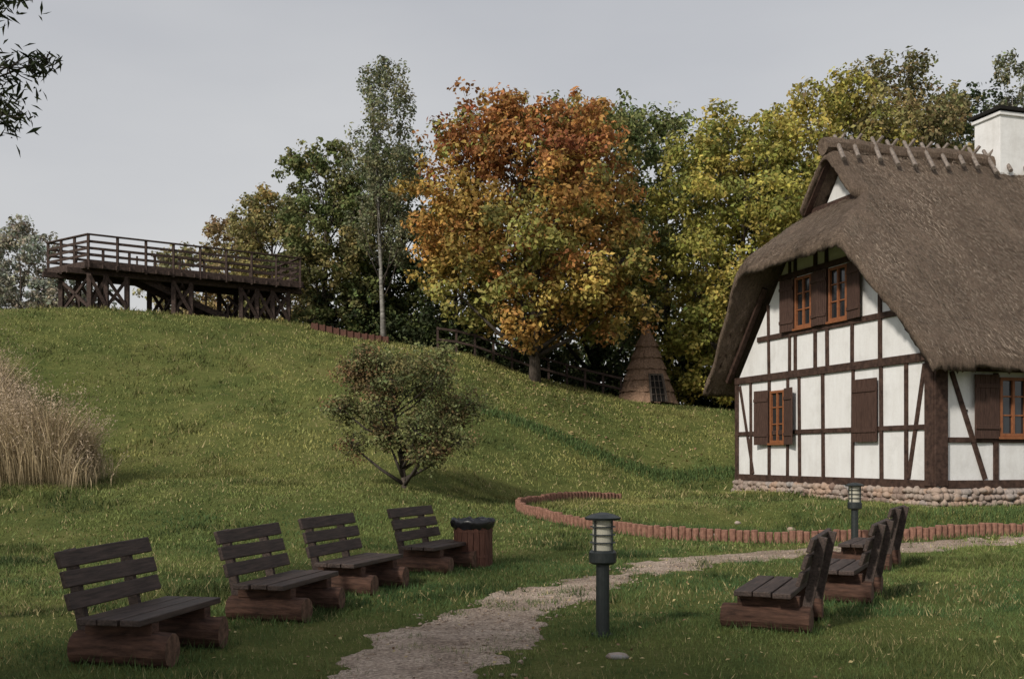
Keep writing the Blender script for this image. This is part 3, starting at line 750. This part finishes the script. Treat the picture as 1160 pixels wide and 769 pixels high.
wb = []
rg = np.random.default_rng(6)
for i in range(16):
    a = rg.uniform(0, 6.28); f = rg.random()**.5; wb.append((math.cos(a)*1.9*f-.6, math.sin(a)*1.9*f, rg.uniform(4.6, 7.6), .8, .8, .6))
wb += [(2.95, -.3, 5.06, .42, .3, .10), (3.0, 0, 4.60, .28, .3, .13), (2.8, .2, 4.32, .32, .3, .14), (2.2, 0, 4.8, .5, .4, .3), (3.25, .1, 4.70, .13, .15, .05)]
tree('willow_tree', -6.9, 8.2, 8.0, 4.2, 2.4, [(.035,.045,.02), (.05,.06,.025)], 20000, .12, 61, blobs=wb, trunk_r=.18, sub=13, sr=(.3, .7), aspect=.2, droop=.12, twigs=True, limb_r=.12)
tree('unseen_shade_tree', -9.5, -3.5, 10.5, 3.5, 4.2, GR, 14000, .27, 62, nb=28, trunk_r=.28)  # added behind the camera, out of view, to cast shade on the foreground

# ------------------------------------------------------------------ grass
def in_house(x, y, pad=.15):
    dx = x-HO.x; dy = y-HO.y; c, s = math.cos(HA), math.sin(HA)
    t = dx*c+dy*s; u = -dx*s+dy*c
    return (t > -pad) & (t < LEN+pad) & (u > -pad) & (u < 9+pad)
def grass_zone(y0, y1, n, h0, h1, w, seed):
    rng = np.random.default_rng(seed)
    y = np.sqrt(rng.random(n)*(y1**2-y0**2)+y0**2); W = .52*y+2.5; x = rng.uniform(-1, 1, n)*W
    pd = path_dist(x, y); d = pd+wob(x, y)
    tuft = vnoise(x, y, .45, 5)*.5+vnoise(x, y, .16, 6)*.5
    left = sstep((-.2-x)/.6)*sstep((11-y)/1)
    keep = (d > .02) | ((d > -.45-.3*left) & (tuft > .60-.06*left) & (rng.random(n) < .75))
    keep &= (rng.random(n) < .5+.5*np.clip(d/.3, 0, 1)) | (d < .02)
    keep &= ~in_house(x, y)
    bald = vnoise(x, y, 1.3, 15)*.6+vnoise(x, y, .5, 16)*.4
    bald = bald+.12*np.exp(-np.clip(d, 0, 9)/.5)
    keep &= (bald < .62) | (rng.random(n) < .35)
    x = x[keep]; y = y[keep]; bald = bald[keep]; n = len(x)
    pn = vnoise(x, y, 3.6, 21)*.5+vnoise(x, y, 1.2, 22)*.35+vnoise(x, y, .4, 23)*.3; pn = (pn-.33)*2.1+rng.normal(0, .12, n)
    pn2 = vnoise(x, y, .8, 31)*.5+vnoise(x, y, .25, 32)*.5
    weed = sstep((vnoise(x, y, 1.7, 81)*.55+vnoise(x, y, .55, 82)*.45-.60)/.06)
    h = rng.uniform(h0, h1, n)*(.4+1.2*pn2*rng.uniform(.6, 1.2, n))*(1+.7*weed)
    z = terrain(x, y)-.008
    a = rng.uniform(0, 2*math.pi, n); ww = w*rng.uniform(.6, 1.4, n)
    la = rng.uniform(0, 2*math.pi, n); ln = h*rng.uniform(.1, 1.0, n)
    V = np.empty((n, 3, 3)); V[:, 0, 0] = x-np.cos(a)*ww; V[:, 0, 1] = y-np.sin(a)*ww; V[:, 0, 2] = z
    V[:, 1, 0] = x+np.cos(a)*ww; V[:, 1, 1] = y+np.sin(a)*ww; V[:, 1, 2] = z
    V[:, 2, 0] = x+np.cos(la)*ln; V[:, 2, 1] = y+np.sin(la)*ln; V[:, 2, 2] = z+h
    dark = np.array([.058, .104, .036]); lite = np.array([.170, .205, .062]); dry = np.array([.34, .285, .14])
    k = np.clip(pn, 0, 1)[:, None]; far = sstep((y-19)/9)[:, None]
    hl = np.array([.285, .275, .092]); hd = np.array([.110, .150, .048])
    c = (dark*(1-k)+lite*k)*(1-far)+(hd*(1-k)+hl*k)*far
    c = c*(1-.42*weed[:, None])
    r = rng.random(n)[:, None]; c = np.where(r < .05+.16*(bald[:, None] > .56), dry, c)
    c = c*rng.uniform(.7, 1.25, (n, 1))
    return V.reshape(-1, 3), np.repeat(c, 3, axis=0)
Vs = []; Cs = []
for args in ((5.0, 11, 150000, .022, .058, .0032, 1), (10.5, 18, 150000, .03, .07, .006, 2), (17.5, 28, 120000, .03, .085, .012, 3), (27.5, 48, 110000, .04, .12, .020, 4)):
    v, c = grass_zone(*args); Vs.append(v); Cs.append(c)
rng = np.random.default_rng(77); tp2 = []
for (bx, by), a in BENCHES:
    for _ in range(700):
        th = math.radians(a); lx = rng.uniform(-.5, .5); ly = rng.choice([-.42, .42])+rng.normal(0, .17)
        tp2.append((bx+lx*math.cos(th)-ly*math.sin(th), by+lx*math.sin(th)+ly*math.cos(th), rng.uniform(.05, .13), .005))
for bx, by in ((.81, 9.46), (5.92, 18.3), (-.56, 15.3)):
    for _ in range(350):
        a = rng.uniform(0, 6.28); r = rng.uniform(.07, .34); tp2.append((bx+r*math.cos(a), by+r*math.sin(a), rng.uniform(.04, .10), .005))
for s in np.arange(0, seglen[-1], .006):
    x = np.interp(s, seglen, EP[:, 0])+rng.normal(0, .14); y = np.interp(s, seglen, EP[:, 1])+rng.normal(0, .14); tp2.append((x, y, rng.uniform(.05, .16), .008))
for _ in range(7000):
    x = rng.uniform(2.6, 13); y = 20.2+.22*(x-4)+abs(rng.normal(0, .9)); tp2.append((x, y, rng.uniform(.08, .22), .010))
for _ in range(5000):
    x = rng.uniform(-2, 10); tp2.append((x, 36.0+.1*math.sin(x)+rng.normal(0, .35), rng.uniform(.08, .24), .02))
tp2 = np.array(tp2); tp2 = tp2[~in_house(tp2[:, 0], tp2[:, 1])]; n = len(tp2)
x, y, h, w = tp2.T; z = terrain(x, y)-.01; a = rng.uniform(0, 6.28, n); la = rng.uniform(0, 6.28, n); ln = h*rng.uniform(.1, .7, n)
V = np.empty((n, 3, 3)); V[:, 0] = np.stack([x-np.cos(a)*w, y-np.sin(a)*w, z], 1); V[:, 1] = np.stack([x+np.cos(a)*w, y+np.sin(a)*w, z], 1); V[:, 2] = np.stack([x+np.cos(la)*ln, y+np.sin(la)*ln, z+h], 1)
Vs.append(V.reshape(-1, 3)); Cs.append(np.repeat(np.array([.070, .108, .036])*rng.uniform(.6, 1.5, (n, 1)), 3, axis=0))
V = np.vstack(Vs); np_mesh('grass', V, np.arange(len(V)).reshape(-1, 3), [M_GRASS], np.vstack(Cs))

rng = np.random.default_rng(88); n = 22000
y = 23.4+7.6*rng.random(n)+rng.normal(0, .5, n); edge = -9.85-(y-24)*.72+.9*(vnoise(y, y*0, .8, 3)-.5)*2; x = edge-rng.exponential(2.0, n)+rng.normal(0, .28, n)
z = terrain(x, y); edge_f = np.clip(.5+(edge-x)/1.8, .35, 1)
clump = .65+.7*vnoise(x, y, .5, 91)
h = rng.uniform(.9, 2.1, n)*edge_f*clump; w = rng.uniform(.005, .011, n)
a = rng.uniform(0, 6.28, n); la = 6.28*vnoise(x, y, .7, 92)*1.2+rng.normal(0, .8, n); ln = h*rng.uniform(.1, .65, n)
mx = x+np.cos(la)*ln*.3; my = y+np.sin(la)*ln*.3; mz = z+h*.6; ex = x+np.cos(la)*ln; ey = y+np.sin(la)*ln; ez = z+h*.95
V = np.empty((n, 4, 3)); V[:, 0] = np.stack([x, y, z], 1); V[:, 1] = np.stack([mx+np.cos(a)*w, my+np.sin(a)*w, mz], 1); V[:, 2] = np.stack([ex, ey, ez], 1); V[:, 3] = np.stack([mx-np.cos(a)*w, my-np.sin(a)*w, mz], 1)
c = np.array([.46, .36, .22])*rng.uniform(.5, 1.2, (n, 1)); V1 = V.reshape(-1, 3); c1 = np.repeat(c, 4, axis=0)
npl = 9000; idx = rng.choice(n, npl); P = np.repeat(np.stack([ex[idx], ey[idx], ez[idx]], 1), 5, axis=0)+rng.normal(0, 1, (npl*5, 3))*np.array([.06, .06, .15])
Nn = rng.normal(size=(npl*5, 3)); Nn /= np.linalg.norm(Nn, axis=1)[:, None]
V2, F2 = leaf_quads(P, Nn, rng.uniform(.04, .10, npl*5), rng, .22); c2 = np.repeat(np.array([.50, .39, .28])*rng.uniform(.7, 1.15, (npl*5, 1)), 4, axis=0)
np_mesh('dry_reeds', np.vstack([V1, V2]), np.arange(len(V1)+len(V2)).reshape(-1, 4), [M_DRY], np.vstack([c1, c2]))

rng = np.random.default_rng(99)
y = np.r_[rng.uniform(6.5, 24, 1300), rng.uniform(36, 47, 1300)]; x = np.r_[rng.uniform(-1, 1, 1300)*.5*y[:1300], rng.normal(1, 4, 1300)]
ok = ~in_house(x, y); x = x[ok]; y = y[ok]; n = len(x)
P = np.stack([x, y, terrain(x, y)+.03], 1); Nn = rng.normal(0, .35, (n, 3))+np.array([0, 0, 1]); Nn /= np.linalg.norm(Nn, axis=1)[:, None]
V, F = leaf_quads(P, Nn, np.where(y < 24, rng.uniform(.025, .05, n), rng.uniform(.08, .16, n)), rng, .7)
c = np.array([(.36,.27,.13), (.22,.14,.08), (.38,.31,.15)])[rng.integers(3, size=n)]
np_mesh('fallen_leaves', V, F, [M_DRY], np.repeat(c, 4, axis=0))

# ------------------------------------------------------------------ world, sun, camera
wd = bpy.data.worlds.new('World'); scene.world = wd; wd.use_nodes = True; nt = wd.node_tree
bg = nt.nodes['Background']
EL = math.radians(33); SV = Vector((-.62, -.785, 0)).normalized()
sky = N(nt, 'ShaderNodeTexSky'); sky.sky_type = 'NISHITA'; sky.sun_disc = False
sky.sun_elevation = EL; sky.sun_rotation = math.atan2(SV.x, SV.y); sky.dust_density = 3.0; sky.air_density = 1.2
hs = N(nt, 'ShaderNodeHueSaturation'); hs.inputs['Saturation'].default_value = .3
L(nt, sky.outputs[0], hs.inputs['Color'])
tc = N(nt, 'ShaderNodeTexCoord'); mp = N(nt, 'ShaderNodeMapping'); mp.inputs['Scale'].default_value = (1, 1, 3)
L(nt, tc.outputs['Generated'], mp.inputs['Vector'])
nz = noise(nt, mp.outputs['Vector'], 1.5, 5, .5)
sx = N(nt, 'ShaderNodeSeparateXYZ'); L(nt, tc.outputs['Generated'], sx.inputs[0])
gr = ramp(nt, sx.outputs['Z'], [(0.0, (5.0, 4.95, 4.90)), (.22, (4.35, 4.40, 4.55)), (.5, (3.5, 3.6, 3.9))])
cl = mix(nt, 1.0, gr, ramp(nt, nz.outputs['Fac'], [(.3, (.86, .87, .90)), (.7, (1.14, 1.13, 1.10))]), 'MULTIPLY')
sm = mix(nt, .82, hs.outputs['Color'], cl)
L(nt, sm, bg.inputs['Color']); bg.inputs['Strength'].default_value = .135
sun = bpy.data.lights.new('sun', 'SUN'); sun.energy = 3.0; sun.angle = math.radians(5); sun.color = (1, .93, .82)
so = bpy.data.objects.new('sun', sun); scene.collection.objects.link(so)
d = Vector((-SV.x*math.cos(EL), -SV.y*math.cos(EL), -math.sin(EL))); so.rotation_euler = d.to_track_quat('-Z', 'Y').to_euler(); so.location = (-20, -25, 30)
cam = bpy.data.cameras.new('camera'); co = bpy.data.objects.new('camera', cam); scene.collection.objects.link(co)
co.location = (0, 0, 1.6); co.rotation_euler = (math.radians(90), 0, 0)
cam.sensor_width = 36; cam.lens = 36*1200/1160; cam.shift_y = 131/1160; cam.clip_end = 3000; cam.clip_start = .05
scene.camera = co
